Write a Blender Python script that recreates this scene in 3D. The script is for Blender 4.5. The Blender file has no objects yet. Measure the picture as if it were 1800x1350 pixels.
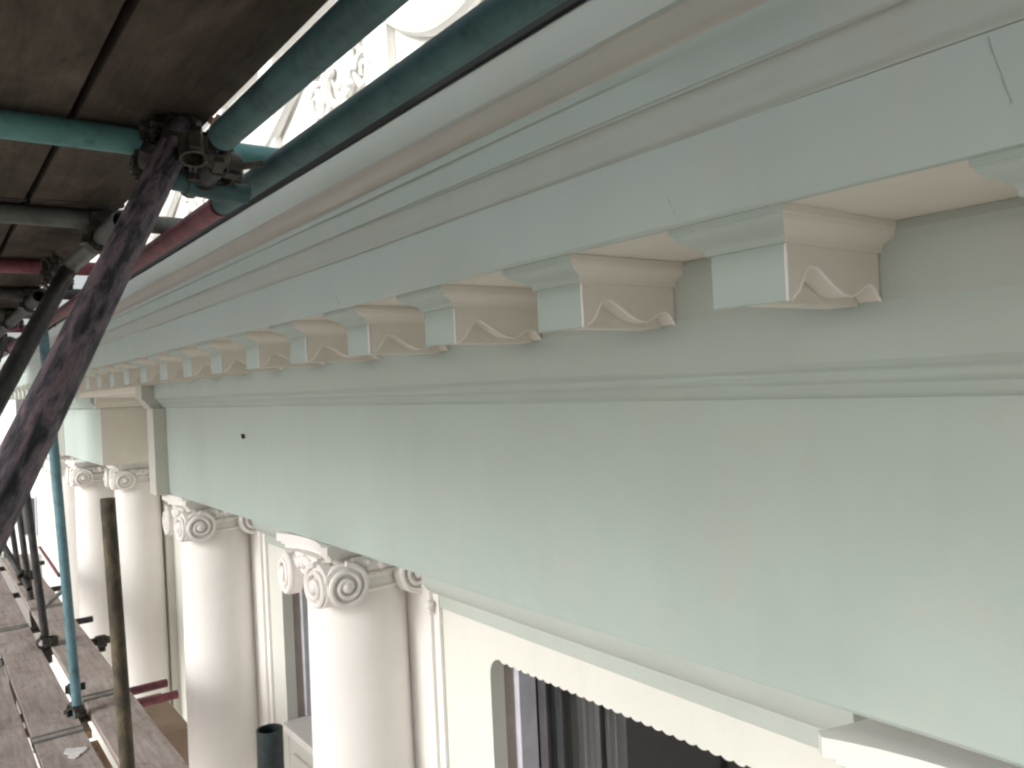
import bpy, math, random
from mathutils import Vector, Matrix
random.seed(7)
R = math.radians
S = bpy.context.scene
COL = S.collection

# ------------------------------------------------------------------ camera, sky, sun, exposure
cam_d = bpy.data.cameras.new("camera"); cam = bpy.data.objects.new("camera", cam_d); COL.objects.link(cam)
FW = Vector((0.6, 0.8, 0)); RT = Vector((0.8, -0.6, 0)); UPV = Vector((0, 0, 1))
ROLL = R(2.63)
RT2 = RT*math.cos(ROLL) - UPV*math.sin(ROLL)
UP2 = UPV*math.cos(ROLL) + RT*math.sin(ROLL)
cam.matrix_world = Matrix(((RT2.x, UP2.x, -FW.x, 0), (RT2.y, UP2.y, -FW.y, 0), (RT2.z, UP2.z, -FW.z, 0), (0, 0, 0, 1)))
cam_d.lens = 28.0; cam_d.sensor_width = 36; cam_d.clip_start = 0.02; cam_d.clip_end = 2000
S.camera = cam
SUN_EL, SUN_AZ = 24, 268      # degrees; azimuth clockwise from +Y
w = bpy.data.worlds.new("World"); S.world = w; w.use_nodes = True
nt = w.node_tree; nt.nodes.clear()
sky = nt.nodes.new('ShaderNodeTexSky'); sky.sky_type = 'NISHITA'; sky.sun_disc = False
sky.sun_elevation = R(SUN_EL); sky.sun_rotation = R(SUN_AZ); sky.air_density = 1.0; sky.dust_density = 3.0; sky.ozone_density = 1.0
hs = nt.nodes.new('ShaderNodeHueSaturation'); hs.inputs['Saturation'].default_value = 0.22
bg = nt.nodes.new('ShaderNodeBackground'); bg.inputs['Strength'].default_value = 0.12
ow = nt.nodes.new('ShaderNodeOutputWorld')
nt.links.new(sky.outputs[0], hs.inputs['Color']); nt.links.new(hs.outputs[0], bg.inputs[0]); nt.links.new(bg.outputs[0], ow.inputs[0])
sd = bpy.data.lights.new("sun", 'SUN'); sd.energy = 0.84; sd.angle = R(18); sd.color = (1.0, .985, .96)
sun = bpy.data.objects.new("sun", sd); COL.objects.link(sun)
az = R(SUN_AZ); el = R(SUN_EL)
sv = Vector((math.sin(az)*math.cos(el), math.cos(az)*math.cos(el), math.sin(el)))
sun.rotation_euler = sv.to_track_quat('Z', 'Y').to_euler(); sun.location = sv*30
S.view_settings.view_transform = 'Standard'; S.view_settings.look = 'None'
S.view_settings.exposure = 0.74; S.view_settings.gamma = 1; S.view_settings.use_curve_mapping = False
S.render.engine = 'CYCLES'
S.cycles.pixel_filter_type = 'GAUSSIAN'; S.cycles.filter_width = 2.6
S.cycles.max_bounces = 10; S.cycles.diffuse_bounces = 7

# ------------------------------------------------------------------ materials
def new_mat(name, rough=.6, metal=0.0, spec=.4):
    m = bpy.data.materials.new(name); m.use_nodes = True
    b = m.node_tree.nodes['Principled BSDF']
    b.inputs['Roughness'].default_value = rough; b.inputs['Metallic'].default_value = metal
    b.inputs['Specular IOR Level'].default_value = spec
    return m, m.node_tree, b
def N(t, kind, **kw):
    n = t.nodes.new(kind)
    for k, v in kw.items(): setattr(n, k, v)
    return n
def coords(t, scale=(1, 1, 1), rnd=False):
    tc = N(t, 'ShaderNodeTexCoord'); mp = N(t, 'ShaderNodeMapping'); mp.inputs['Scale'].default_value = scale
    t.links.new(tc.outputs['Object'], mp.inputs['Vector'])
    if rnd:
        oi = N(t, 'ShaderNodeObjectInfo'); mu = N(t, 'ShaderNodeMath', operation='MULTIPLY'); mu.inputs[1].default_value = 37
        t.links.new(oi.outputs['Random'], mu.inputs[0]); t.links.new(mu.outputs[0], mp.inputs['Location'])
    return mp.outputs[0]
def noise(t, vec, sc, det=4, ro=.55, dist=0):
    n = N(t, 'ShaderNodeTexNoise'); n.inputs['Scale'].default_value = sc; n.inputs['Detail'].default_value = det
    n.inputs['Roughness'].default_value = ro; n.inputs['Distortion'].default_value = dist
    t.links.new(vec, n.inputs['Vector']); return n.outputs['Fac']
def ramp(t, fac, stops):
    r = N(t, 'ShaderNodeValToRGB'); e = r.color_ramp.elements
    while len(e) > 1: e.remove(e[-1])
    e[0].position = stops[0][0]; e[0].color = (*stops[0][1], 1)
    for p, c in stops[1:]:
        x = e.new(p); x.color = (*c, 1)
    t.links.new(fac, r.inputs['Fac']); return r.outputs['Color']
def mix(t, fac, a, b, mode='MIX'):
    m = N(t, 'ShaderNodeMix', data_type='RGBA', blend_type=mode)
    if isinstance(fac, float): m.inputs['Factor'].default_value = fac
    else: t.links.new(fac, m.inputs['Factor'])
    t.links.new(a, m.inputs['A']); t.links.new(b, m.inputs['B']); return m.outputs['Result']
def bump(t, h, b, strength=.2, dist=.01):
    n = N(t, 'ShaderNodeBump'); n.inputs['Strength'].default_value = strength; n.inputs['Distance'].default_value = dist
    t.links.new(h, n.inputs['Height']); t.links.new(n.outputs[0], b.inputs['Normal'])

def paint(name, c, var=.05, rough=.5, tint=None, bs=.25):
    m, t, b = new_mat(name, rough)
    v = coords(t)
    n1 = noise(t, v, 2.2, 5, .6, .6)
    lo = tuple(x*(1-var) for x in c); hi = tuple(min(1, x*(1+var)) for x in c)
    col = ramp(t, n1, [(.3, lo), (.7, hi)])
    if tint:                                   # undercoat ghosting through in soft patches
        n2 = noise(t, v, 5.5, 6, .62, .8)
        fac = ramp(t, n2, [(.52, (0, 0, 0)), (.74, (.55, .55, .55))])
        tc = N(t, 'ShaderNodeRGB'); tc.outputs[0].default_value = (*tint, 1)
        col = mix(t, fac, col, tc.outputs[0])
    n5 = noise(t, v, .9, 3, .5); n6 = noise(t, coords(t, (1, 1, .22)), 9, 5, .65, .3)
    br = ramp(t, n5, [(.3, (.955, .96, .955)), (.7, (1, 1, 1))]); st = ramp(t, n6, [(.28, (.93, .925, .91)), (.5, (1, 1, 1))])
    col = mix(t, 1.0, col, br, 'MULTIPLY'); col = mix(t, .35, col, st, 'MULTIPLY')
    t.links.new(col, b.inputs['Base Color'])
    v2 = coords(t, (1, .35, 1))
    n3 = noise(t, v2, 26, 6, .6, .4); n4 = noise(t, v, 6, 3, .5)
    ad = N(t, 'ShaderNodeMath', operation='MULTIPLY_ADD'); ad.inputs[1].default_value = 3.0
    t.links.new(n4, ad.inputs[0]); t.links.new(n3, ad.inputs[2])
    bump(t, ad.outputs[0], b, bs, .004)
    return m
M = {}
M['green'] = paint('pale_green_masonry_paint', (.445, .52, .485), .03, .5, (.49, .50, .45))
M['sage'] = paint('sage_masonry_paint', (.455, .50, .46), .035, .5, (.50, .49, .44))
M['putty'] = paint('putty_warm_bounce', (.54, .53, .48), .05, .55, (.56, .53, .48))  # beige bounce tone of the down-facing band and end strip, held in the colour
M['cream'] = paint('cream_warm_bounce', (.74, .705, .635), .05, .6, (.72, .65, .57))  # warm bounce light put into the colour of bracket sides, soffit and returns
M['white'] = paint('warm_white_masonry_paint', (.83, .80, .77), .03, .45, None, .15)
M['wallw'] = paint('off_white_masonry_paint', (.70, .695, .64), .03, .5, None, .18)
M['attic'] = paint('white_stucco', (.88, .87, .84), .04, .6)
M['stone'] = paint('brown_stone', (.30, .22, .16), .2, .8)

def tube_mat(name, base, stops, sc=(1, 1, 1), nsc=14, rough=.55, bs=.4):
    m, t, b = new_mat(name, rough, .0, .4)
    v = coords(t, sc, True)
    n1 = noise(t, v, nsc, 8, .68, .5)
    col = ramp(t, n1, stops)
    n2 = noise(t, v, 3.0, 4, .5)
    dk = ramp(t, n2, [(.3, (.72, .72, .72)), (.7, (1, 1, 1))])
    col = mix(t, 1.0, col, dk, 'MULTIPLY')
    t.links.new(col, b.inputs['Base Color'])
    bump(t, n1, b, bs, .004)
    return m
M['teal'] = tube_mat('worn_teal_paint', None, [(.30, (.05, .13, .13)), (.42, (.12, .30, .30)), (.62, (.16, .39, .38)), (.80, (.30, .47, .45))])
M['teal_dark'] = tube_mat('dark_teal_paint', None, [(.30, (.03, .07, .075)), (.5, (.055, .135, .14)), (.75, (.08, .18, .18))], bs=.2)
M['blue_tube'] = tube_mat('faded_blue_paint', None, [(.30, (.05, .09, .10)), (.46, (.13, .25, .29)), (.7, (.17, .33, .38))])
M['purple'] = tube_mat('flaking_purple_paint_over_black_steel', None, [(.34, (.02, .02, .024)), (.42, (.055, .055, .065)), (.49, (.13, .11, .135)), (.57, (.25, .19, .215)), (.64, (.16, .10, .115)), (.72, (.14, .13, .145)), (.8, (.34, .30, .32))], (1, 1, .22), 60, .7, .9)
M['dark_tube'] = tube_mat('weathered_dark_steel', None, [(.3, (.018, .018, .02)), (.55, (.05, .05, .05)), (.75, (.11, .10, .10))], (1, 1, .5), 24, .6)
M['olive'] = tube_mat('mossy_rusty_steel', None, [(.3, (.025, .022, .02)), (.46, (.08, .065, .045)), (.58, (.16, .13, .07)), (.72, (.10, .10, .10))], (1, 1, .45), 16, .7)
M['red'] = tube_mat('red_painted_steel', None, [(.3, (.09, .035, .045)), (.55, (.24, .065, .085)), (.8, (.34, .15, .17))], bs=.2)
M['grey_tube'] = tube_mat('grey_galvanised_steel', None, [(.3, (.09, .10, .09)), (.6, (.17, .18, .165)), (.8, (.25, .26, .24))], bs=.2)
M['brass'] = tube_mat('oily_coupler_steel', None, [(.3, (.012, .011, .009)), (.5, (.035, .031, .023)), (.66, (.09, .075, .05)), (.8, (.22, .18, .12))], (1, 1, 1), 50, .5, .9)
M['black'] = tube_mat('black_plastic_sheathed_tube', None, [(.3, (.012, .017, .018)), (.6, (.03, .045, .045)), (.8, (.07, .085, .08))], (1, 1, 1), 20, .45, .3)

def board_mat(name, cols, warm=None):
    m, t, b = new_mat(name, .85, 0, .2)
    v = coords(t, (1, .07, 1), True)
    g = noise(t, v, 55, 8, .7, .6)
    v2 = coords(t, (1, .6, 1), True)
    n = noise(t, v2, 4.5, 8, .65, .4)
    col = ramp(t, n, cols)
    gr = ramp(t, g, [(.3, (.62, .60, .58)), (.62, (1, 1, 1))])
    col = mix(t, 1.0, col, gr, 'MULTIPLY')
    n3 = noise(t, v2, 16, 5, .6)
    st = ramp(t, n3, [(.30, (.45, .42, .40)), (.42, (1, 1, 1))])
    col = mix(t, .6, col, st, 'MULTIPLY')
    t.links.new(col, b.inputs['Base Color'])
    bump(t, g, b, .6, .003)
    return m
M['board_top'] = board_mat('weathered_scaffold_plank', [(.3, (.31, .26, .235)), (.5, (.43, .37, .34)), (.72, (.52, .46, .43))])
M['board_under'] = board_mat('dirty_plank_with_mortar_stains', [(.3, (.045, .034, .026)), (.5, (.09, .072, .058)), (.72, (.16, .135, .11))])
M['peach'] = board_mat('fresh_pine_batten', [(.3, (.45, .30, .20)), (.7, (.62, .45, .33))])
def simple(name, c, rough=.6, metal=0, spec=.4):
    m, t, b = new_mat(name, rough, metal, spec)
    v = coords(t); n = noise(t, v, 9, 4)
    t.links.new(ramp(t, n, [(.3, tuple(x*.85 for x in c)), (.7, tuple(min(1, x*1.12) for x in c))]), b.inputs['Base Color'])
    return m
M['crack'] = simple('dark_crack_filler', (.36, .40, .37), .9)
M['hole'] = simple('rusted_nail', (.03, .025, .02), .8)
M['sunshade'] = simple('green_sunshade_cloth', (.04, .12, .08), .9)
M['frame_white'] = simple('glossy_white_joinery', (.60, .60, .66), .3)
M['frame_dark'] = simple('grey_painted_sash', (.085, .08, .085), .35)
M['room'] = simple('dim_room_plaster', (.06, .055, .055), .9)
M['curtain'] = simple('taupe_curtain', (.24, .215, .22), .9)
M['reveal'] = simple('taupe_reveal_paint', (.30, .26, .23), .6)
M['paving'] = simple('pale_street_paving', (.45, .42, .38), .9)
M['splash'] = simple('dried_white_paint', (.72, .70, .70), .6)
M['lead'] = simple('black_lead_flashing', (.02, .022, .022), .6)
m, t, b = new_mat('window_glass', .03, 0, .5)
b.inputs['Transmission Weight'].default_value = 1.0; b.inputs['IOR'].default_value = 1.45; b.inputs['Base Color'].default_value = (.8, .84, .84, 1)
M['glass'] = m

# ------------------------------------------------------------------ mesh helpers
class MB:
    def __init__(s): s.v = []; s.f = []
    def add(s, vs, fs):
        o = len(s.v); s.v += [tuple(p) for p in vs]; s.f += [tuple(i+o for i in f) for f in fs]; return s
    def box(s, x0, x1, y0, y1, z0, z1):
        v = [(x, y, z) for z in (z0, z1) for y in (y0, y1) for x in (x0, x1)]
        return s.add(v, [(0, 2, 3, 1), (4, 5, 7, 6), (0, 1, 5, 4), (2, 6, 7, 3), (0, 4, 6, 2), (1, 3, 7, 5)])
    def prism(s, prof, a0, a1, axis='Y'):
        """closed profile extruded: axis Y -> profile (x,z); axis X -> profile (y,z); axis Z -> profile (x,y)"""
        def P(p, a):
            return (p[0], a, p[1]) if axis == 'Y' else ((a, p[0], p[1]) if axis == 'X' else (p[0], p[1], a))
        n = len(prof); v = [P(p, a0) for p in prof] + [P(p, a1) for p in prof]
        f = [(i, (i+1) % n, n+(i+1) % n, n+i) for i in range(n)] + [tuple(range(n))[::-1], tuple(range(n, 2*n))]
        return s.add(v, f)
    def tube(s, p0, p1, r, n=24, r1=None, hollow=0, seg=1, wob=0):
        p0 = Vector(p0); p1 = Vector(p1); d = (p1-p0).normalized(); r1 = r if r1 is None else r1
        a = d.orthogonal().normalized(); bb = d.cross(a)
        o = len(s.v); rings = []
        for k in range(seg+1):
            tt = k/seg; c = p0.lerp(p1, tt); rr = r+(r1-r)*tt
            rings.append([c+(a*math.cos(2*math.pi*i/n)+bb*math.sin(2*math.pi*i/n))*(rr*(1+random.uniform(-wob, wob))) for i in range(n)])
        vs = [p for rg in rings for p in rg]; fs = []
        for k in range(seg):
            for i in range(n): fs.append((k*n+i, k*n+(i+1) % n, (k+1)*n+(i+1) % n, (k+1)*n+i))
        if hollow:
            m0 = len(vs)
            for c, rr, dd in ((p0, r, d), (p1, r1, -d)):
                vs += [c+(a*math.cos(2*math.pi*i/n)+bb*math.sin(2*math.pi*i/n))*(rr*hollow) for i in range(n)]
                vs += [c+dd*rr*5+(a*math.cos(2*math.pi*i/n)+bb*math.sin(2*math.pi*i/n))*(rr*hollow) for i in range(n)]
            for e in range(2):
                base = 0 if e == 0 else seg*n; h0 = m0+e*2*n; h1 = h0+n
                for i in range(n):
                    j = (i+1) % n
                    q = (base+i, h0+i, h0+j, base+j); q2 = (h0+i, h1+i, h1+j, h0+j)
                    fs += [q, q2] if e == 0 else [q[::-1], q2[::-1]]
                fs.append(tuple(range(h1, h1+n)) if e else tuple(range(h1, h1+n))[::-1])
        else:
            fs += [tuple(range(n))[::-1], tuple(range(seg*n, seg*n+n))]
        s.add(vs, fs); return s
    def path(s, pts, r, n=8, closed=False):
        """tube along a polyline, radius r may be a list"""
        pts = [Vector(p) for p in pts]; L = len(pts); vs = []; fs = []
        prev = None
        for k, p in enumerate(pts):
            d = (pts[min(k+1, L-1)]-pts[max(k-1, 0)]).normalized()
            if prev is None: a = d.orthogonal().normalized()
            else: a = (prev-d*prev.dot(d)).normalized()
            prev = a; bb = d.cross(a); rr = r[k] if isinstance(r, (list, tuple)) else r
            vs += [p+(a*math.cos(2*math.pi*i/n)+bb*math.sin(2*math.pi*i/n))*rr for i in range(n)]
        for k in range(L-1):
            for i in range(n): fs.append((k*n+i, k*n+(i+1) % n, (k+1)*n+(i+1) % n, (k+1)*n+i))
        fs += [tuple(range(n))[::-1], tuple(range((L-1)*n, L*n))]
        return s.add(vs, fs)
    def lathe(s, prof, c=(0, 0, 0), n=48):
        """profile (r,z) about vertical axis through c"""
        L = len(prof); vs = []; fs = []
        for rr, z in prof:
            vs += [(c[0]+rr*math.cos(2*math.pi*i/n), c[1]+rr*math.sin(2*math.pi*i/n), c[2]+z) for i in range(n)]
        for k in range(L-1):
            for i in range(n): fs.append((k*n+i, k*n+(i+1) % n, (k+1)*n+(i+1) % n, (k+1)*n+i))
        fs += [tuple(range(n))[::-1], tuple(range((L-1)*n, L*n))]
        return s.add(vs, fs)
    def ball(s, c, r, sx=1, sy=1, sz=1, n=12, m=8):
        vs = []; fs = []
        for j in range(m+1):
            th = math.pi*j/m
            for i in range(n):
                ph = 2*math.pi*i/n
                vs.append((c[0]+r*sx*math.sin(th)*math.cos(ph), c[1]+r*sy*math.sin(th)*math.sin(ph), c[2]+r*sz*math.cos(th)))
        for j in range(m):
            for i in range(n): fs.append((j*n+i, (j+1)*n+i, (j+1)*n+(i+1) % n, j*n+(i+1) % n))
        return s.add(vs, fs)
    def xform(s, mat, start=0):
        for i in range(start, len(s.v)): s.v[i] = tuple(mat @ Vector(s.v[i]))
        return s
    def mesh(s, name, mat, smooth=35, bevel=0):
        me = bpy.data.meshes.new(name); me.from_pydata(s.v, [], s.f); me.validate()
        me.materials.append(mat)
        import bmesh
        bm = bmesh.new(); bm.from_mesh(me); bmesh.ops.remove_doubles(bm, verts=bm.verts, dist=1e-6)
        bmesh.ops.recalc_face_normals(bm, faces=bm.faces); bm.to_mesh(me); bm.free()
        if smooth:
            me.shade_smooth(); me.set_sharp_from_angle(angle=R(smooth))
        return me
def link(name, me, parent=None, loc=(0, 0, 0), bevel=0):
    o = bpy.data.objects.new(name, me); COL.objects.link(o); o.location = loc
    if parent: o.parent = parent
    if bevel:
        bv = o.modifiers.new('bevel', 'BEVEL'); bv.width = bevel; bv.segments = 2; bv.limit_method = 'ANGLE'; bv.angle_limit = R(40)
    return o
def part(name, mb, mat, parent=None, loc=(0, 0, 0), bevel=0, smooth=35, kind=None, label=None):
    o = link(name, mb.mesh(name, M[mat], smooth), parent, loc, bevel)
    if kind: o['kind'] = kind
    if label: o['label'] = label
    return o
def empty(name, loc, label, cat, group=None):
    o = bpy.data.objects.new(name, None); COL.objects.link(o); o.location = loc; o.empty_display_size = .1
    o['label'] = label; o['category'] = cat
    if group: o['group'] = group
    return o
def at(x, y, d):
    """survey point: photo sighting (x,y) at d metres along the view axis, as world metres"""
    return FW*d + RT2*((x-900)/1400*d) - UP2*((y-675)/1400*d)

# ------------------------------------------------------------------ ground
GZ = -9.0
g = MB().add([(-400, -400, GZ), (400, -400, GZ), (400, 800, GZ), (-400, 800, GZ)], [(0, 1, 2, 3)])
go = part('street', g, 'paving', smooth=0, kind='structure')

T = bpy.data.objects.new('terrace_house', None); COL.objects.link(T); T.location = (9, 52, GZ); T.rotation_euler[2] = R(-52)
T['label'] = 'bright white terrace of houses far down the street past the corner'; T['category'] = 'building'
part('wall', MB().box(-26, 26, 0, 9, 0, 11.5), 'attic', T, smooth=0)
part('parapet', MB().prism([(-.4, 11.501), (-.4, 11.9), (.3, 12.0), (.3, 13.0), (.6, 13.0), (.6, 11.501)], -26.3, 26.3, 'X'), 'attic', T, smooth=0)
wm = MB().box(-.62, .62, -.06, .05, -.1, 2.3).mesh('window', M['frame_white'], 0); pm = MB().box(-.5, .5, -.10, -.062, 0, 2.2).mesh('pane', M['frame_dark'], 0)
for i in range(17):
    for j in range(3):
        wo = link('window', wm, T, (-24+3*i, 0, 1.2+3.6*j)); link('pane', pm, wo)

# ------------------------------------------------------------------ the building
B = empty('stucco_building', (1.6, 5, GZ), 'pale green and white classical building front with bracketed cornice and columns behind the scaffold', 'building')
def bp(name, mb, mat, bevel=0, smooth=35, parent=None, label=None):
    o = part(name, mb, mat, bevel=bevel, smooth=smooth, label=label)
    o.parent = parent or B
    if parent is None: o.matrix_parent_inverse = Matrix.Translation(-Vector(B.location))
    return o
def arc(cx, cz, r, a0, a1, n=8, rz=None):
    rz = rz or r
    return [(cx+r*math.cos(R(a0+(a1-a0)*i/n)), cz+rz*math.sin(R(a0+(a1-a0)*i/n))) for i in range(n+1)]
Y0, Y1 = -2.6, 14.2
# cornice profile
def subdiv_prism(mb, prof, ya, yb, step, jit=0.0):
    """prism along Y cut in many stations so run lines wander by fractions of a millimetre like hand-run plaster"""
    n = len(prof); k = max(1, int((yb-ya)/step)); rnd = random.Random(3); vs = []; fs = []
    offs = [(0, 0)]
    for s_ in range(k+1):
        y = ya+(yb-ya)*s_/k
        ph = [rnd.uniform(-jit, jit) for _ in range(4)]
        for q, p in enumerate(prof):
            vs.append((p[0]+jit*math.sin(y*3.1+q*1.7)+ph[q % 4]*.4, y, p[1]+jit*math.sin(y*2.3+q*2.1)+ph[(q+1) % 4]*.4))
    for s_ in range(k):
        for i in range(n): fs.append((s_*n+i, s_*n+(i+1) % n, (s_+1)*n+(i+1) % n, (s_+1)*n+i))
    fs += [tuple(range(n))[::-1], tuple(range(k*n, k*n+n))]
    return mb.add(vs, fs)
corona = [(1.9, .2325), (.945, .2325), (.943, .226), (.932, .225), (.929, .232), (.930, .3525), (1.9, .3525)]
bp('corona', subdiv_prism(MB(), corona, Y0, Y1, .12, .0012), 'green')
cy = [(1.9, .350), (.935, .350), (.9295, .3535), (.928, .355)]
for i in range(1, 11):                                     # cyma reversa
    t_ = i/10; cy.append((.928-.014*t_, .355+.058*(t_-.08*math.sin(2*math.pi*t_))))
cy += [(.911, .4145), (.909, .417), (1.9, .417)]
bp('cyma_moulding', subdiv_prism(MB(), cy, Y0, Y1, .12, .0007), 'sage')
fa = [(1.9, .413), (.912, .413), (.909, .464), (.905, .467), (.904, .4835), (1.9, .4835)]
bp('upper_fascia', subdiv_prism(MB(), fa, Y0, Y1, .12, .0007), 'green')
cm = [(1.9, .480), (.905, .480), (.903, .4845), (.897, .4885), (.889, .500), (.881, .515), (.875, .521), (.8725, .5245), (1.9, .5245)]
bp('cymatium', subdiv_prism(MB(), cm, Y0, Y1, .12, .0007), 'putty')
tf = [(1.9, .521), (.876, .521), (.8715, .525), (.871, .530), (.869, .592), (.872, .600), (1.9, .72)]
bp('top_fillet', subdiv_prism(MB(), tf, Y0, Y1, .12, .0007), 'sage')
bp('lead_flashing', subdiv_prism(MB(), [(.868, .600), (.864, .603), (.862, .626), (.88, .632), (1.9, .730), (1.9, .7205), (.873, .6005)], Y0, Y1, .1, .0015), 'lead')
# soffit board and bed fascia behind the brackets
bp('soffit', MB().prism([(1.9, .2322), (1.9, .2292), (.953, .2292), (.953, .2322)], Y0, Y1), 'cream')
bed = [(1.9, .2288), (1.245, .2288), (1.245, .215), (1.252, .205), (1.256, .2), (1.2565, .108), (1.9, .108)]
bp('bed_fascia', subdiv_prism(MB(), bed, Y0, Y1, .15, .0008), 'sage')
# moulding under brackets
def bed_mould(xf, ya, yb, mat='green'):
    p = [(xf+.6, .1145), (1.256+xf-1.32, .1145), (1.262+xf-1.32, .09), (1.262+xf-1.32, .012), (1.270+xf-1.32, .004)]
    for i in range(1, 8):
        t_ = i/7; p.append((xf-.05+.028*t_+.004*math.sin(2*math.pi*t_), .004-.03*t_))
    p += [(xf-.020, -.028), (xf-.016, -.040), (xf-.006, -.050), (xf, -.053), (xf+.6, -.053)]
    return p
bp('bed_moulding', subdiv_prism(MB(), bed_mould(1.32, 0, 0), Y0, 5.62, .15, .001), 'green')
bp('bed_moulding', MB().prism(bed_mould(1.245, 0, 0), 5.622, 5.80), 'putty')
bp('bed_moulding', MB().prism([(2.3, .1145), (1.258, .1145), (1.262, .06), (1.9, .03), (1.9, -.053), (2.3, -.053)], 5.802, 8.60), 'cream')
bp('bed_moulding', MB().prism([(a+.10, z) for a, z in bed_mould(1.32, 0, 0)], 8.66, 11.2), 'green')
bp('bed_moulding', MB().prism([(a+.08, z) for a, z in bed_mould(1.32, 0, 0)], 11.202, Y1-.12), 'sage')
# return of the moulding on the face of the far pavilion (profile in Y)
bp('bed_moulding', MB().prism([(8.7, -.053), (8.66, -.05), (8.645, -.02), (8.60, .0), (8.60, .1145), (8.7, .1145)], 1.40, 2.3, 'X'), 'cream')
# friezes
ZB = -.62
bp('frieze', subdiv_prism(MB(), [(1.32, -.048), (1.318, -.3), (1.321, ZB+.01), (1.326, ZB), (1.92, ZB), (1.92, -.048)], Y0, 5.57, .2, .0012), 'green')
bp('frieze_end_block', MB().box(1.237, 1.9, 5.572, 5.74, ZB-.002, -.054), 'putty', .004)
bp('frieze', MB().box(2.02, 2.3, 5.742, 8.69, ZB, -.054), 'green')
bp('frieze', MB().box(1.455, 2.3, 8.702, 11.15, ZB, -.054), 'green', .004)
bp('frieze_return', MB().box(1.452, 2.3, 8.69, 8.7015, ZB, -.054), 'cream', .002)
bp('frieze_end_block', MB().box(1.38, 2.3, 11.152, 11.3, ZB-.002, -.054), 'white', .004)
bp('frieze', MB().box(1.50, 2.3, 11.302, Y1-.2, ZB, -.054), 'sage')
# body wall up to roof
bp('attic_wall', MB().box(2.25, 2.6, Y0, Y1-.3, .45, 4.2), 'attic')
# attic: string course, panel strips and carved ornaments
bp('attic_moulding', MB().prism([(2.25, 1.52), (2.18, 1.55), (2.14, 1.62), (2.20, 1.66), (2.25, 1.66)], Y0, Y1-.3), 'attic')
bp('attic_moulding', MB().prism([(2.25, 2.5), (2.12, 2.55), (2.05, 2.7), (2.25, 2.7)], Y0, Y1-.3), 'attic')
for yy in (2.2, 3.95, 5.7, 6.9, 8.9, 10.6):
    bp('attic_pilaster', MB().box(2.19, 2.249, yy, yy+.28, .6, 2.5), 'attic', .006)
def ornament(y, z, r, seed):
    rd = random.Random(seed)
    mb = MB()
    x = 2.235
    ring = [(x-.03, y+r*.62*math.cos(a), z+r*.62*math.sin(a)) for a in [i*math.pi/12 for i in range(25)]]
    mb.path(ring, .032, 8)
    mb.ball((x-.02, y, z), r*.34, .35, 1, 1)
    mb.ball((x-.08, y, z), r*.14, .6, 1, 1)
    for i in range(26):                       # leaves round the wreath
        a = i/26*2*math.pi+rd.uniform(-.1, .1); rr = r*rd.uniform(.72, 1.0)
        st = len(mb.v); mb.ball((0, 0, 0), r*.2, .35, 1.0, .45, 8, 5)
        mb.xform(Matrix.Translation((x-.03-rd.uniform(0, .04), y+rr*math.cos(a), z+rr*math.sin(a))) @ Matrix.Rotation(-a+rd.uniform(-.8, .8)+.6, 4, 'X'), st)
    for sgn in (-1, 1):                       # trailing scroll either side
        pts = []
        for i in range(26):
            t_ = i/25; a = t_*3.4*math.pi; rr = r*.42*(1-t_*.85)
            pts.append((x-.025, y+sgn*(r*1.15+rr*math.cos(a)), z-r*.3+rr*math.sin(a)))
        mb.path(pts, [.03*(1-.5*i/25) for i in range(26)], 7)
    return mb
for i, (yy, zz) in enumerate(((4.62, 2.0), (7.75, 1.95), (10.9, 1.95), (1.9, 2.05))):
    bp('carved_wreath', ornament(yy, zz, .30, i), 'attic')
def swag(ya, yb, z):
    mb = MB(); pts = []
    for i in range(21):
        t_ = i/20; pts.append((2.20, ya+(yb-ya)*t_, z-.35*math.sin(math.pi*t_)))
    mb.path(pts, [.025+.035*math.sin(math.pi*i/20) for i in range(21)], 10); 
    for p in (pts[0], pts[-1]): mb.ball(p, .06)
    return mb
for ya, yb in ((2.5, 4.1), (5.2, 7.2), (8.3, 10.3)): bp('swag', swag(ya, yb, 2.2), 'attic')
# cracks and nail hole
for (yy, z0, z1) in ((.804, .236, .275), (1.2, .236, .262), (.346, .27, .347), (2.0, .238, .26)):
    mb = MB(); pts = [(.9294, yy+random.uniform(-.0007, .0007)+.0022*i, z0+(z1-z0)*i/9) for i in range(10)]
    bp('hairline_crack', mb.path(pts, [.0003+.0008*random.random() for _ in pts], 5), 'crack')
bp('nail', MB().tube((1.305, 4.02, -.205), (1.325, 4.02, -.205), .007, 10).tube((1.302, 4.02, -.192), (1.322, 4.02, -.195), .005, 8), 'hole')

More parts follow.
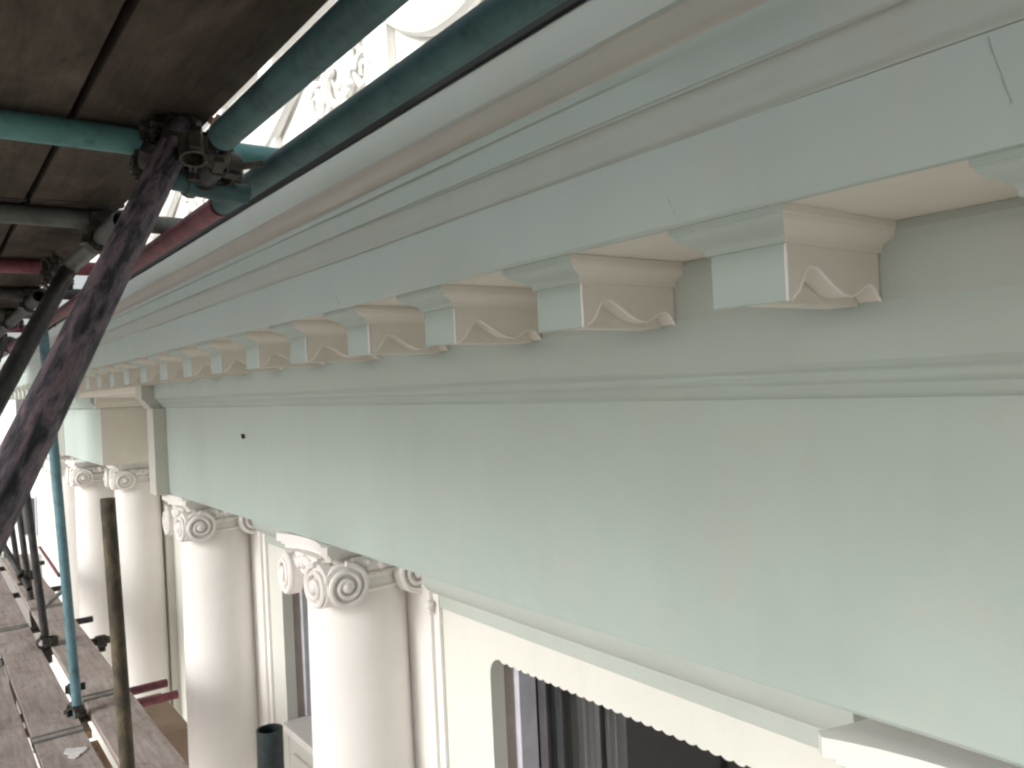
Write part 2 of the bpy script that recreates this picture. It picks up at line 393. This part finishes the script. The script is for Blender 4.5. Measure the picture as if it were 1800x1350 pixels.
# modillions --------------------------------------------------------
MW, MX0, MXB, MZ0, MZ1 = .133, 1.0, 1.255, .10, .2288
def modillion_meshes():
    body = MB().box(MX0+.01, MXB, .04, MW-.04, MZ0+.002, .182)
    front = MB().box(MX0-.0015, MX0+.004, 0, MW, MZ0, .1845)
    # cheeks: a plate with a waved lower edge over the plain core
    L = MXB-.0045-MX0
    low = [(0, 0), (.03, 0), (.10, .012), (.16, .036), (.215, .050), (.28, .050), (.35, .040), (.46, .024), (.56, .013), (.66, .009), (.72, .014), (.80, .024), (.86, .030), (.92, .026), (.96, .014), (1.0, .004)]
    prof = [(MX0+.0045+L*a, MZ0+.002+z) for a, z in low] + [(MXB, .1845), (MX0+.0045, .1845)]
    cheek_n = MB().prism(prof, .001, .0395); cheek_f = MB().prism(prof, MW-.0395, MW-.001)
    edge = MB().path([(MX0+.0045+L*a, .0015, MZ0+.003+z) for a, z in low[1:]], .0028, 6)
    # bead along the front arris
    arris = MB().tube((MX0+.001, .0015, MZ0), (MX0+.001, .0015, .182), .0028, 8)
    # cap: fillet, cyma, fillet mitred round three sides
    prof = [(0.0, .1828), (.006, .1828), (.007, .188)]
    for i in range(1, 10):
        t_ = i/9; prof.append((.007+.034*t_-.005*math.sin(2*math.pi*t_), .188+.028*t_))
    prof += [(.045, .217), (.045, MZ1)]
    def capface(idx):
        o = MB(); rows = []
        for o_, z in prof:
            f_ = o_*1.27; s_ = o_*.78
            q = [(MXB, -s_, z), (MX0-f_, -s_, z), (MX0-f_, MW+s_, z), (MXB, MW+s_, z)]
            inn = [(MXB, .02, z), (MX0+.02, .02, z), (MX0+.02, MW-.02, z), (MXB, MW-.02, z)]
            rows.append([q[idx], q[idx+1], inn[idx+1], inn[idx]])
        vs = [p for r_ in rows for p in r_]; fs = []
        for k in range(len(rows)-1):
            for i in range(4): fs.append((k*4+i, k*4+(i+1) % 4, (k+1)*4+(i+1) % 4, (k+1)*4+i))
        fs += [(0, 1, 2, 3), tuple(range(len(vs)-4, len(vs)))]
        return o.add(vs, fs)
    cap = capface(1); ret_n = capface(0); ret_f = capface(2)
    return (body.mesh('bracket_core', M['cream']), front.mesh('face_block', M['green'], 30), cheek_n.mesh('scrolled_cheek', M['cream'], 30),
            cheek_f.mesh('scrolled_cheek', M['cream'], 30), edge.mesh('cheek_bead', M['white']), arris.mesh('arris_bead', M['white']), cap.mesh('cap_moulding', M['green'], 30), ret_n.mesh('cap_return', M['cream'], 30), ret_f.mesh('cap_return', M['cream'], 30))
mm = modillion_meshes()
names = ['bracket_core', 'face_block', 'scrolled_cheek', 'scrolled_cheek', 'cheek_bead', 'arris_bead', 'cap_moulding', 'cap_return', 'cap_return']
k = -3
while .666+.4375*k < 13.7:
    yk = .666+.4375*k
    bk = link('bracket', mm[0], B, (0, 0, 0)); bk.matrix_parent_inverse = Matrix.Translation(-Vector(B.location))
    bk.location = (random.uniform(-.001, .001), yk+random.uniform(-.003, .003), random.uniform(-.0006, .0002))
    for nme, me in zip(names[1:], mm[1:]):
        o = link(nme, me, bk, bevel=.0022 if nme in ('face_block', 'scrolled_cheek') and k < 5 else 0)
    k += 1

# columns ------------------------------------------------------------
AH = .266                                            # half width of abacus at horn
def abacus_outline(h, dip, ch):
    pts = []
    for q in range(4):
        a = q*math.pi/2; c, s_ = math.cos(a), math.sin(a)
        for i in range(11):
            t_ = -1+2*i/10; yy = t_*(h-ch); xx = -(h-dip*(1-t_*t_))
            pts.append((xx*c-yy*s_*-1*-1, xx*s_+yy*c))
    # order clockwise per side
    return pts
def abacus(mb, h, dip, ch, z0, z1):
    pts = []
    for q in range(4):
        a = -q*math.pi/2
        for i in range(11):
            t_ = -1+2*i/10; yy = t_*(h-ch); xx = -(h-dip*(1-t_*t_))
            pts.append((xx*math.cos(a)-yy*math.sin(a), xx*math.sin(a)+yy*math.cos(a)))
    mb.prism(pts, z0, z1, 'Z'); return mb
def volute(mb, cx, cz, y, r, turn):
    """spiral disc facing -Y at (cx,y,cz)"""
    mb.tube((cx, y+.045, cz), (cx, y, cz), r*.93, 28)
    pts = []; rad = []
    nn = 60
    for i in range(nn+1):
        t_ = i/nn; a = R(90)+turn*t_*2*math.pi*2.3; rr = r*.93*(1-t_*.80)
        pts.append((cx+rr*math.cos(a), y-.004-.016*t_, cz+rr*math.sin(a))); rad.append(.0135*(1-t_*.45))
    mb.path(pts, rad, 7)
    mb.ball((cx, y-.014, cz), r*.27, 1, .7, 1, 14, 8)
def make_capital_meshes():
    ab = MB(); abacus(ab, AH, .048, .018, -.035, 0); abacus(ab, AH-.016, .048, .018, -.048, -.0352); abacus(ab, AH-.028, .046, .016, -.066, -.0482)
    ech = MB().lathe([(.17, -.07), (.225, -.072), (.245, -.082), (.25, -.10), (.242, -.118), (.225, -.132), (.222, -.136), (.232, -.139), (.236, -.146), (.232, -.153), (.221, -.156), (.217, -.17), (.17, -.17)], n=56)
    for i in range(28):
        a = 2*math.pi*i/28
        st = len(ech.v); ech.ball((0, 0, 0), .021, .7, .75, 1.25, 8, 6)
        ech.xform(Matrix.Translation((.246*math.cos(a), .246*math.sin(a), -.104)) @ Matrix.Rotation(a, 4, 'Z'), st)
    for i in range(60):
        a = 2*math.pi*i/60; ech.ball((.232*math.cos(a), .232*math.sin(a), -.146), .010, 1, 1, 1, 6, 4)
    vol = MB()
    r = .099; cz = -.172; off = .168
    for q in range(4):
        for sgn in (-1, 1):
            st = len(vol.v)
            volute(vol, 0, 0, 0, r, sgn)
            # turn each disc about its inner side so the pair meets at the diagonal
            vol.xform(Matrix.Rotation(q*math.pi/2, 4, 'Z') @ Matrix.Translation((sgn*off, -.256, cz)) @ Matrix.Rotation(R(sgn*4), 4, 'Z'), st)
        # canalis strap from abacus down each face, with a hanging husk
        st = len(vol.v)
        vol.box(-.12, .12, -.232, -.20, -.10, -.068)
        for j in range(3): vol.ball((0, -.232-.004*j, -.085-.0*j), .022, 1.3-.3*j, .7, .8, 10, 6)
        vol.xform(Matrix.Rotation(q*math.pi/2, 4, 'Z'), st)
        # small leaf in the angle above the volute
        for sg in (-1, 1):
            st = len(vol.v); vol.ball((0, 0, 0), .035, 1.2, .35, .6, 8, 5)
            vol.xform(Matrix.Rotation(q*math.pi/2, 4, 'Z') @ Matrix.Translation((sg*.105, -.236, -.112)) @ Matrix.Rotation(R(sg*-35), 4, 'Y'), st)
    # shaft with entasis
    H = 4.0; prof = [(.217, -.171), (.217, -.20), (.222, -.205), (.226, -.212), (.222, -.219), (.2165, -.224)]
    for i in range(0, 13):
        t_ = i/12; prof.append((.2165+.024*(t_**.8), -.235-H*t_*.9))
    prof = prof + [(.26, -3.86), (.29, -3.9), (.29, -3.96), (.26, -3.98), (.30, -4.02), (.31, -4.07), (.30, -4.1)]
    sh = MB().lathe(prof[::-1], n=64)
    pl = MB().box(-.33, .33, -.33, .33, -4.25, -4.1)
    return ab.mesh('abacus', M['white'], 30), ech.mesh('echinus', M['white'], 40), vol.mesh('volute', M['white'], 40), sh.mesh('shaft', M['white'], 40), pl.mesh('plinth', M['white'], 30)
cmesh = make_capital_meshes()
colspots = [(1.55, .60), (1.55, 3.29), (1.55, 5.38), (1.83, 9.05), (1.58, 9.85), (1.62, 12.0), (1.62, 13.4)]
for x, y in colspots:
    c = link('column', cmesh[3], B); c.matrix_parent_inverse = Matrix.Translation(-Vector(B.location)); c.location = (x-(.022 if y < 1 else 0), y-(.03 if y < 1 else 0), ZB-(.030 if y < 1 else .004))
    for nme, me in zip(('abacus', 'echinus', 'volute', 'plinth'), (cmesh[0], cmesh[1], cmesh[2], cmesh[4])): link(nme, me, c)
bp('bead_drop', MB().ball((1.715, 2.945, -.92), .020).ball((1.715, 2.945, -.95), .011), 'white')

# walls behind columns -------------------------------------------------
WX = 1.76; ZF = -4.9
def pilaster(y0, y1, x=WX-.035, top=ZB-.003):
    bp('pilaster', MB().box(x, WX+.4, y0, y1, ZF, top), 'white', .004)
    bp('pilaster_margin', MB().box(x+.017, WX+.4, y0-.045, y0-.001, ZF, top).box(x+.017, WX+.4, y1+.001, y1+.045, ZF, top), 'white', .004)
pilaster(2.96, 3.66); pilaster(.22, .95); pilaster(5.06, 5.70)
WT = -1.058
def window_bay(yn, yf, pn, pf, sill, blind=True):
    """wall between pilasters pn..pf with an opening yn..yf, top WT, foot sill"""
    # head wall with rounded corner, cove above
    r_ = .07
    prof = [(pn, -.938), (pn, WT-.2), (yn, WT-.2)] + arc(yn+r_, WT-r_, r_, 180, 90, 6) + arc(yf-r_, WT-r_, r_, 90, 0, 6) + [(yf, WT-.2), (pf, WT-.2), (pf, -.938)]
    bp('window_head', MB().prism(prof, WX, WX+.065, 'X'), 'wallw', 0, 30)
    bp('wall_panel', MB().box(WX, WX+.065, pn, yn, ZF, WT-.2), 'wallw')
    bp('wall_panel', MB().box(WX, WX+.065, yf, pf, ZF, WT-.2), 'wallw')
    bp('apron', MB().box(WX+.002, WX+.4, yn, yf, ZF, sill).box(WX-.012, WX+.01, yn+.09, yf-.09, ZF, sill-.12), 'wallw', .004)
    bp('sill', MB().box(WX-.04, WX+.3, yn+.0, yf-.0, sill, sill+.045), 'white', .006)
    cv = [(WX+.40, ZB-.002), (WX-.095, ZB-.002), (WX-.095, -.775)]
    for i in range(1, 11):
        a_ = i/10*math.pi/2; cv.append((WX-.095+.078*(1-math.cos(a_)), -.775-.095*math.sin(a_)))
    cv += [(WX-.012, -.873), (WX-.012, -.932), (WX-.004, -.9375), (WX+.40, -.9375)]
    bp('cove_moulding', MB().prism(cv, pn, pf), 'sage')
    # reveal, frame, sash, glass, room
    W = bpy.data.objects.new('window', None); COL.objects.link(W); W.parent = B; W.matrix_parent_inverse = Matrix.Translation(-Vector(B.location)); W.location = (0, 0, 0)
    X1 = WX+.066
    wp = lambda n_, mb, mt, bv=0, sm=30: part(n_, mb, mt, W, bevel=bv, smooth=sm)
    wp('reveal', MB().box(WX+.066, WX+.11, yf-.001, yf+.06, sill+.045, WT+.04).box(WX+.066, WX+.11, yn-.06, yn+.001, sill+.045, WT+.04).box(WX+.066, WX+.11, yn, yf, WT-.001, WT+.05), 'reveal')
    wp('frame', MB().box(WX+.112, WX+.20, yf-.03, yf+.06, sill+.045, WT+.04).box(WX+.112, WX+.20, yn-.06, yn+.03, sill+.045, WT+.04).box(WX+.113, WX+.20, yn+.03, yf-.03, WT-.03, WT+.05), 'frame_white', .004)
    yl, yh = yn+.031, yf-.031
    wp('sash', MB().box(WX+.205, WX+.245, yh-.05, yh, sill+.045, WT).box(WX+.205, WX+.245, yl, yl+.05, sill+.045, WT).box(WX+.2055, WX+.2445, yl+.05, yh-.05, WT-.09, WT).box(WX+.2055, WX+.2445, yl+.05, yh-.05, sill+.045, sill+.12)
       .box(WX+.25, WX+.275, yh-.095, yh-.055, sill+.05, WT-.001).box(WX+.207, WX+.24, yh-.36, yh-.335, sill+.12, WT-.09), 'frame_dark', .003)
    wp('pane', MB().box(WX+.222, WX+.226, yl+.05, yh-.05, sill+.12, WT-.09), 'glass', 0, 0)
    cpts = []
    nf = 40
    for i in range(nf+1): cpts.append((WX+.36+.02*math.sin(i*1.3), yh-.02-.30*i/nf))
    cpts += [(a+.004, b_) for a, b_ in cpts[::-1]]
    wp('curtain', MB().prism(cpts, sill+.1, WT, 'Z'), 'curtain')
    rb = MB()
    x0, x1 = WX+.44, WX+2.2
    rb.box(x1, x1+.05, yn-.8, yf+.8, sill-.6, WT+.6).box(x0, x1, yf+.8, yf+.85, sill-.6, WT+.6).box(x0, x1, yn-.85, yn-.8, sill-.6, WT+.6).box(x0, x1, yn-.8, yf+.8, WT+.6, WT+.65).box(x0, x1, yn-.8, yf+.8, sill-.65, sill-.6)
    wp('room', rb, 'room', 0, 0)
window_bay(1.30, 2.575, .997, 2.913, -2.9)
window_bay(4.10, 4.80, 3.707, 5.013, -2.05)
# scalloped edging below the window head
sc = [(1.37, WT+.012)]
nsc = 26
for i in range(nsc):
    a0 = 1.37+(2.505-1.37)*i/nsc; wd = (2.505-1.37)/nsc
    for j in range(1, 6): sc.append((a0+wd*j/6, WT-.004-.007*math.sin(math.pi*j/6)))
    sc.append((a0+wd, WT-.003))
sc.append((2.505, WT+.012))
bp('scalloped_edging', MB().prism(sc, WX+.001, WX+.03, 'X'), 'wallw', 0, 0)
# rest of body, recessed wall, corner and lower storeys
bp('recessed_wall', MB().box(2.12, 2.4, 5.70, 8.9, ZF, ZB-.001), 'wallw')
bp('pavilion_wall', MB().box(2.05, 2.4, 8.9, 11.1, ZF, ZB-.001), 'wallw')
bp('pavilion_wall', MB().box(1.78, 2.3, 11.15, Y1-.25, ZF, ZB-.001), 'white')
for yy in (11.2, 12.5, 13.6): bp('pilaster', MB().box(1.70, 1.779, yy, yy+.34, ZF, ZB-.004), 'white', .005)
bp('base_ledge', MB().box(1.06, 2.6, Y0, Y1-.1, ZF-.3, ZF), 'white')
bp('lower_wall', MB().box(1.35, 2.6, Y0, Y1-.2, GZ, ZF-.301), 'wallw')
bp('back_wall', MB().box(4.6, 4.8, Y0, Y1-.2, GZ, 4.2), 'wallw')
bp('end_wall', MB().box(2.4, 4.6, Y1-.45, Y1-.25, ZF, ZB).box(2.6, 4.6, Y1-.45, Y1-.3, ZB+.01, 4.2).box(2.61, 4.59, Y0, Y0+.2, GZ, 4.2), 'wallw')
bp('roof', MB().box(2.2, 4.85, Y0-.05, Y1-.2, 4.2, 4.3), 'attic')
bp('corner_pedestal', MB().box(1.16, 1.5, 6.0, 6.9, ZF, -2.35), 'stone', .01)

# ------------------------------------------------------------------ scaffold frame (bolted together: one thing)
F = empty('scaffolding', (.6, 4, GZ), 'bolted steel tube scaffold with teal, red and flaking purple tubes in front of the cornice', 'scaffolding')
def fp(name, mb, mat, label=None, smooth=35, parent=None):
    o = part(name, mb, mat, smooth=smooth, label=label)
    o.parent = parent or F
    if parent is None: o.matrix_parent_inverse = Matrix.Translation(-Vector(F.location))
    return o
TR = .0242
def steel(name, p0, p1, mat, label=None, r=TR, hollow=.84, seg=None):
    """a tube whose local Z runs along it, so its wear follows its length"""
    p0 = Vector(p0); p1 = Vector(p1); L = (p1-p0).length
    me = MB().tube((0, 0, 0), (0, 0, L), r, 32, hollow=hollow, seg=max(2, int(L/.12)), wob=.006).mesh(name, M[mat], 50)
    o = link(name, me, F); o.matrix_parent_inverse = Matrix.Translation(-Vector(F.location))
    o.location = p0; o.rotation_mode = 'QUATERNION'; o.rotation_quaternion = (p1-p0).to_track_quat('Z', 'Y')
    if label: o['label'] = label
    return o
# coupler: body block, two clamps, flaps, bolts with nuts
def coupler_meshes():
    b_ = MB()
    for ax, zc in (('X', TR), ('Y', -TR-.004)):
        n = 20; ring = []
        st = len(b_.v)
        prof_o = [((TR+.009)*math.cos(R(a)), (TR+.009)*math.sin(R(a))) for a in range(0, 360, 15)]
        prof_i = [((TR+.001)*math.cos(R(a)), (TR+.001)*math.sin(R(a))) for a in range(0, 360, 15)]
        m_ = len(prof_o); vs = []
        for w_ in (-.026, .026):
            vs += [(p[0], w_, p[1]) for p in prof_o]+[(p[0], w_, p[1]) for p in prof_i]
        fs = []
        for i in range(m_):
            j = (i+1) % m_
            fs += [(i, j, 2*m_+j, 2*m_+i), (m_+i, 3*m_+i, 3*m_+j, m_+j), (i, m_+i, m_+j, j), (2*m_+i, 2*m_+j, 3*m_+j, 3*m_+i)]
        b_.add(vs, fs)
        b_.box(TR+.004, TR+.036, -.020, .020, -.007, -.001).box(TR+.004, TR+.036, -.020, .020, .003, .010)
        b_.box(-TR-.020, -TR-.004, -.022, .022, -.012, .012)
        b_.xform(Matrix.Translation((0, 0, zc)) @ (Matrix.Rotation(R(90), 4, 'Z') if ax == 'X' else Matrix.Identity(4)), st)
    b_.box(-.024, .024, -.024, .024, -.007, .003)
    bos = []
    for rot, zc in ((R(90), TR), (0, -TR-.004)):
        bo = MB(); st = 0
        bo.tube((TR+.024, 0, -.028), (TR+.024, 0, .034), .006, 8).tube((TR+.024, 0, .010), (TR+.024, 0, .023), .012, 6).tube((TR+.024, 0, -.020), (TR+.024, 0, -.008), .011, 6)
        bo.xform(Matrix.Translation((0, 0, zc)) @ Matrix.Rotation(rot, 4, 'Z'), st); bos.append(bo)
    return b_.mesh('coupler', M['brass'], 35), [q.mesh('bolt', M['brass'], 35) for q in bos]
cm_ = coupler_meshes()
def coupler(p, rot=(0, 0, 0), s=1.0):
    o = link('coupler', cm_[0], F); o.matrix_parent_inverse = Matrix.Translation(-Vector(F.location))
    o.location = p; o.rotation_euler = tuple(R(a) for a in rot); o.scale = (s, s, s)
    for q in cm_[1]: link('bolt', q, o)
    return o
ZU = .503                                             # underside of the upper boards
ZT = ZU-TR-.002                                       # upper transoms
trans = [(1.57, 'teal', .62, 'teal transom tube under the upper boards, nearest the camera'), (2.30, 'grey_tube', .62, None), (3.15, 'red', .60, 'red transom tube under the upper boards'),
         (3.9, 'dark_tube', .62, None), (4.8, 'grey_tube', .64, None), (5.7, 'red', .6, None), (6.8, 'dark_tube', .62, None), (7.9, 'grey_tube', .62, None), (9.2, 'dark_tube', .62, None)]
for y, mt, xe, lb in trans: steel('transom_tube', (-.95, y+.02, ZT), (xe, y, ZT), mt, lb)
# ledgers
ZL = ZT-2*TR-.002
steel('ledger_tube', (.562, -1.9, .430), (.566, 1.80, .432), 'teal_dark', 'dark teal ledger tube along the top of the cornice')
steel('ledger_tube', (.566, 1.82, .432), (.562, 4.4, .43), 'red', 'red ledger tube beyond the dark teal one')
steel('ledger_tube', (.562, 4.42, .43), (.565, 9.5, .43), 'red')
steel('ledger_tube', (.424, -1.2, .444), (.424, 1.33, .432), 'teal_dark', 'dark teal tube ending at the coupler beside the boards')
steel('ledger_tube', (.408, 2.05, .43), (.404, 2.86, .43), 'grey_tube', 'grey tube end beyond the purple brace')
steel('ledger_tube', (.405, 3.6, .43), (.405, 9.5, .43), 'dark_tube')
steel('ledger_tube', (-.75, -1.9, .43), (-.75, 9.5, .43), 'dark_tube')
# braces
steel('brace_tube', at(332, 205, 1.45), at(-75, 1030, .80), 'purple', 'thick diagonal brace with purple paint flaking off black steel')
steel('brace_tube', at(118, 478, 2.45), at(-60, 800, 1.75), 'dark_tube', 'dark diagonal brace behind the purple one')
steel('brace_tube', (.45, 5.7, .42), (-.3, 4.8, -1.5), 'dark_tube')
# standards
steel('standard_tube', at(74, 560, 4.16), at(140, 1290, 4.16), 'blue_tube', 'blue green upright tube with its foot in the board gap')
steel('standard_tube', at(189, 876, 2.75), at(243, 1600, 2.75), 'olive', 'mossy brown upright tube with open top')
steel('standard_tube', at(474, 1281, 1.50), at(489, 1700, 1.50), 'black', 'short black upright tube stub in front of the columns')
steel('standard_tube', at(44, 850, 5.4), at(86, 1165, 5.4), 'dark_tube')
steel('standard_tube', at(28, 862, 6.9), at(62, 1110, 6.6), 'dark_tube')
steel('standard_tube', at(12, 868, 7.6), at(38, 1040, 7.6), 'dark_tube')
steel('standard_tube', at(-6, 850, 9.5), at(14, 1000, 9.5), 'dark_tube')
for yy in (-1.0, 1.7, 3.9, 6.2, 8.6): steel('standard_tube', (-.78, yy, GZ), (-.78, yy, 2.4), 'dark_tube')
for p in ((.60, 4.9), (.60, 8.4), (.60, -1.2)): steel('standard_tube', (p[0], p[1], GZ), (p[0], p[1], -1.75), 'dark_tube')
# lower ledgers, transoms
ZD = -1.62                                            # walking surface
ZDT = ZD-.038-TR-.002
lowt = [(2.5, 'dark_tube', .99), (4.84, 'red', 1.14), (5.08, 'red', 1.14), (6.3, 'dark_tube', 1.12), (7.0, 'dark_tube', 1.05), (8.4, 'dark_tube', 1.05), (9.9, 'dark_tube', 1.05), (.6, 'dark_tube', 1.0)]
for i, (y, mt, xe) in enumerate(lowt):
    steel('transom_tube', (-.95, y, ZDT), (xe, y, ZDT), mt, 'red transom end poking out past the lower deck' if i == 1 else None)
steel('ledger_tube', (.650, .2, ZDT-.052), (.655, 4.35, ZDT-.052), 'teal', 'teal tube lying below the gap in the lower deck')
steel('ledger_tube', (-.75, -1.9, ZDT-.052), (-.75, 10, ZDT-.052), 'dark_tube')
steel('guard_rail_tube', (-.80, -1.9, -.6), (-.80, 10.5, -.6), 'dark_tube')
steel('guard_rail_tube', (-.80, -1.9, -1.1), (-.80, 10.5, -1.1), 'dark_tube')
steel('rail_tube', at(-30, 900, 7.0), at(52, 1035, 6.4), 'dark_tube')
steel('rail_tube', at(78, 1068, 5.6), at(112, 1036, 5.2), 'grey_tube', r=.014)
steel('rail_tube', at(70, 962, 8.0), at(104, 1012, 7.0), 'red', r=.014)
# far transoms/boards seen edge on, couplers
coupler((.385, 1.562, ZT-TR), (0, 0, 180), .92)
coupler((.372, 1.50, .450), (25, 10, 60), .82)
coupler(tuple(at(312, 246, 1.40)), (15, 25, 75), .8)
coupler(tuple(at(396, 296, 1.44)), (70, 0, 10), .62)
fp('bolt', MB().tube(tuple(at(372, 232, 1.42)), tuple(at(388, 204, 1.42)), .0075, 10).tube(tuple(at(378, 222, 1.42)), tuple(at(383, 212, 1.42)), .014, 6), 'peach', 'pale peach bolt head on the coupler')  # bolt tinted peach, paler than the couplers
fp('clamp_plate', MB().tube(tuple(at(352, 300, 1.40)), tuple(at(462, 288, 1.44)), .007, 8).box(.402, .452, 1.455, 1.475, .388, .396), 'brass')
coupler((.435, 1.50, .425), (0, 0, 180), .8)
steel('short_tube', (.385, 1.49, ZT-TR-.0255), (.385, 1.66, ZT-TR-.0255), 'dark_tube', r=.0215)
steel('short_tube', (.435, 1.40, .403), (.435, 1.58, .403), 'dark_tube', r=.020)
coupler((.41, 1.38, .418), (90, 20, 80), .72)
coupler((.442, 1.56, .44), (60, 15, 20), .75)
steel('short_tube', (.41, 1.50, .392), (.475, 1.50, .386), 'teal_dark', 'stubby dark teal tube end held in the coupler', r=.022)
coupler((.40, 2.30, ZT-TR), (0, 0, 0)); coupler((.40, 3.15, ZT-TR), (0, 0, 0)); coupler((.38, 2.98, .44), (20, 10, 200), .8)
for y, mt, xe, lb in trans[3:]: coupler((.405, y, ZT-TR))
for y in (3.15, 4.8, 6.8): coupler((.564, y, ZT-TR), (0, 0, 180))
coupler(tuple(at(134, 1262, 4.14)), (0, 0, 30), 1.1); coupler(tuple(at(84, 1128, 5.35)), (0, 90, 0), 1.1); coupler(tuple(at(48, 1012, 6.5)), (0, 90, 0), 1.2)
coupler((.99, 6.3, ZDT), (0, 90, 90), 1.1)
coupler(tuple(at(131, 1212, 4.2)), (90, 0, 0), .9)

# ------------------------------------------------------------------ boards (each lies loose: a thing of its own)
def board(x0, x1, y0, y1, zt, mat, label, group, band_ends=True, dz=0.0, skew=0.0):
    w_ = x1-x0; L = y1-y0; T = .038
    mb = MB(); n = max(3, int(L/.25)); rd = random.Random(int((x0+9)*1000+y0*77)); vs = []; fs = []
    for k_ in range(n+1):
        yy = -L/2+L*k_/n; sag = rd.uniform(-.0012, .0012); a = rd.uniform(-.002, .002); c = rd.uniform(-.002, .002)
        vs += [(-w_/2+a, yy, sag-T), (w_/2+c, yy, sag-T), (w_/2+c, yy, sag), (-w_/2+a, yy, sag)]
    for k_ in range(n):
        for i in range(4): fs.append((k_*4+i, k_*4+(i+1) % 4, (k_+1)*4+(i+1) % 4, (k_+1)*4+i))
    fs += [(3, 2, 1, 0), (n*4, n*4+1, n*4+2, n*4+3)]
    mb.add(vs, fs)
    e = empty('scaffold_board', ((x0+x1)/2, (y0+y1)/2, zt+dz), label, 'scaffold board', group)
    e.rotation_euler[2] = R(skew)
    part('plank', mb, mat, e, bevel=.003)
    for sg in (-1, 1):
        y_ = sg*(L/2-.03)
        bd = MB().box(-w_/2-.002, w_/2+.002, y_-.013, y_+.013, -T-.0022, -T-.0005).box(-w_/2-.002, w_/2+.002, y_-.013, y_+.013, .0022, .0036)
        bd.box(-w_/2-.0035, -w_/2-.002, y_-.013, y_+.013, -T-.002, .0036).box(w_/2+.002, w_/2+.0035, y_-.013, y_+.013, -T-.002, .0036)
        part('end_band', bd, 'grey_tube' if mat == 'board_top' else 'dark_tube', e, smooth=0)
    return e
gl = 'weathered boards of the lower walkway'
rows = [('nearest the columns', .676, .905, [.1, 3.05, 4.95, 7.4, 10.2], .003), ('second from the columns', .396, .614, [.3, 2.2, 4.52, 6.9, 10.0], 0), ('third from the columns', .165, .380, [.4, 3.3, 6.0, 9.6], .002), ('fourth from the columns', -.07, .152, [-.6, 3.2, 6.6, 9.8], 0)]
dist_w = ['closest to the camera', 'second along from the camera', 'third along from the camera', 'farthest along the walkway']
for rn, xa, xb, ys, dz in rows:
    for i in range(len(ys)-1):
        q = dist_w[i] if i < len(ys)-2 else dist_w[3]
        board(xa, xb, ys[i]+.006, ys[i+1]-.006, ZD, 'board_top', f'grey brown walkway board in the row {rn}, {q}', gl, dz=dz+random.uniform(-.002, .002), skew=random.uniform(-.08, .08))
for xa in (-.305, -.535, -.765): board(xa, xa+.222, -1.2, 8.8, ZD, 'board_top', ['grey walkway board just left of the camera side rows', 'grey walkway board between two others on the street side', 'outermost grey walkway board beside the guard rail'][int(round((-.305-xa)/.23))], gl)
gu = 'dark boards of the platform overhead'
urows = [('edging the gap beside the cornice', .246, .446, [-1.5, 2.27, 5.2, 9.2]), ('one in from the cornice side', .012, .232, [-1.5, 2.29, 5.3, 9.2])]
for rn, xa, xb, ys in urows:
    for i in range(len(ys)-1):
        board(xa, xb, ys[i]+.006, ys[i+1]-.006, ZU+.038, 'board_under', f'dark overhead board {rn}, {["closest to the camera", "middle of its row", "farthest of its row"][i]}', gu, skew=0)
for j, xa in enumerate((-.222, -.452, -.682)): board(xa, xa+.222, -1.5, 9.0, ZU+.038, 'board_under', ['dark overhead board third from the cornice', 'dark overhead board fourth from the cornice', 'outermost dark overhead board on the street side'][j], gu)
tb = MB().box(-.94, -.902, -1.6, 9.1, ZU+.03, ZU+.27)
to = part('shading_board', tb, 'board_under', bevel=.003); to['label'] = 'long added board on edge, shading the cornice, along the street side of the platform overhead'; to['category'] = 'shading board'  # added out of view; helps keep the cornice darker than the lower wall
nb = MB(); vs = []; fs = []; n1, n2 = 90, 6
for i in range(n1+1):
    for j in range(n2+1):
        vs.append((-.97+.012*math.sin(i*.9+j)+.02*math.sin(i*.23)*math.sin(math.pi*j/n2), -1.9+11.2*i/n1, .42+1.18*j/n2))
for i in range(n1):
    for j in range(n2): a = i*(n2+1)+j; fs.append((a, a+1, a+n2+2, a+n2+1))
nb.add(vs, fs)
no = part('added_sunshade', nb, 'sunshade'); no['label'] = 'added green netting tied along the street side of the upper platform'; no['category'] = 'sunshade'  # solid sheet added out of view to block sun from the cornice
sh = part('gap_darkening_sheet', MB().box(-.9, .44, -1.45, 9.1, ZU+.043, ZU+.046), 'lead', smooth=0); sh['label'] = 'added black sheet over the overhead boards, making their gaps read dark'; sh['category'] = 'sheet'  # sheet added so the gaps between the boards read black
# pine batten under the gap, paint splash
bt = empty('pine_batten', (.640, 3.6, ZDT+.02), 'pale pine batten lying in the gap between walkway boards', 'batten')
part('strip', MB().box(-.017, .017, -1.55, .80, -.03, .012).box(-.018, .016, .95, 1.42, -.03, .012), 'peach', bt, bevel=.002)
spl = MB(); pts = []
for i in range(18):
    a = 2*math.pi*i/18; rr = 1+.25*math.sin(3*a+1)+.1*math.sin(7*a)
    pts.append((.042*rr*math.cos(a), .062*rr*math.sin(a)))
spl.prism(pts, 0, .0025, 'Z')
pp = at(131, 1311, 3.7); so = part('paint_splash', spl, 'splash', None, (pp.x, pp.y, ZD+.004), smooth=0)
so['label'] = 'dried white paint splash on the walkway board'; so['category'] = 'paint splash'
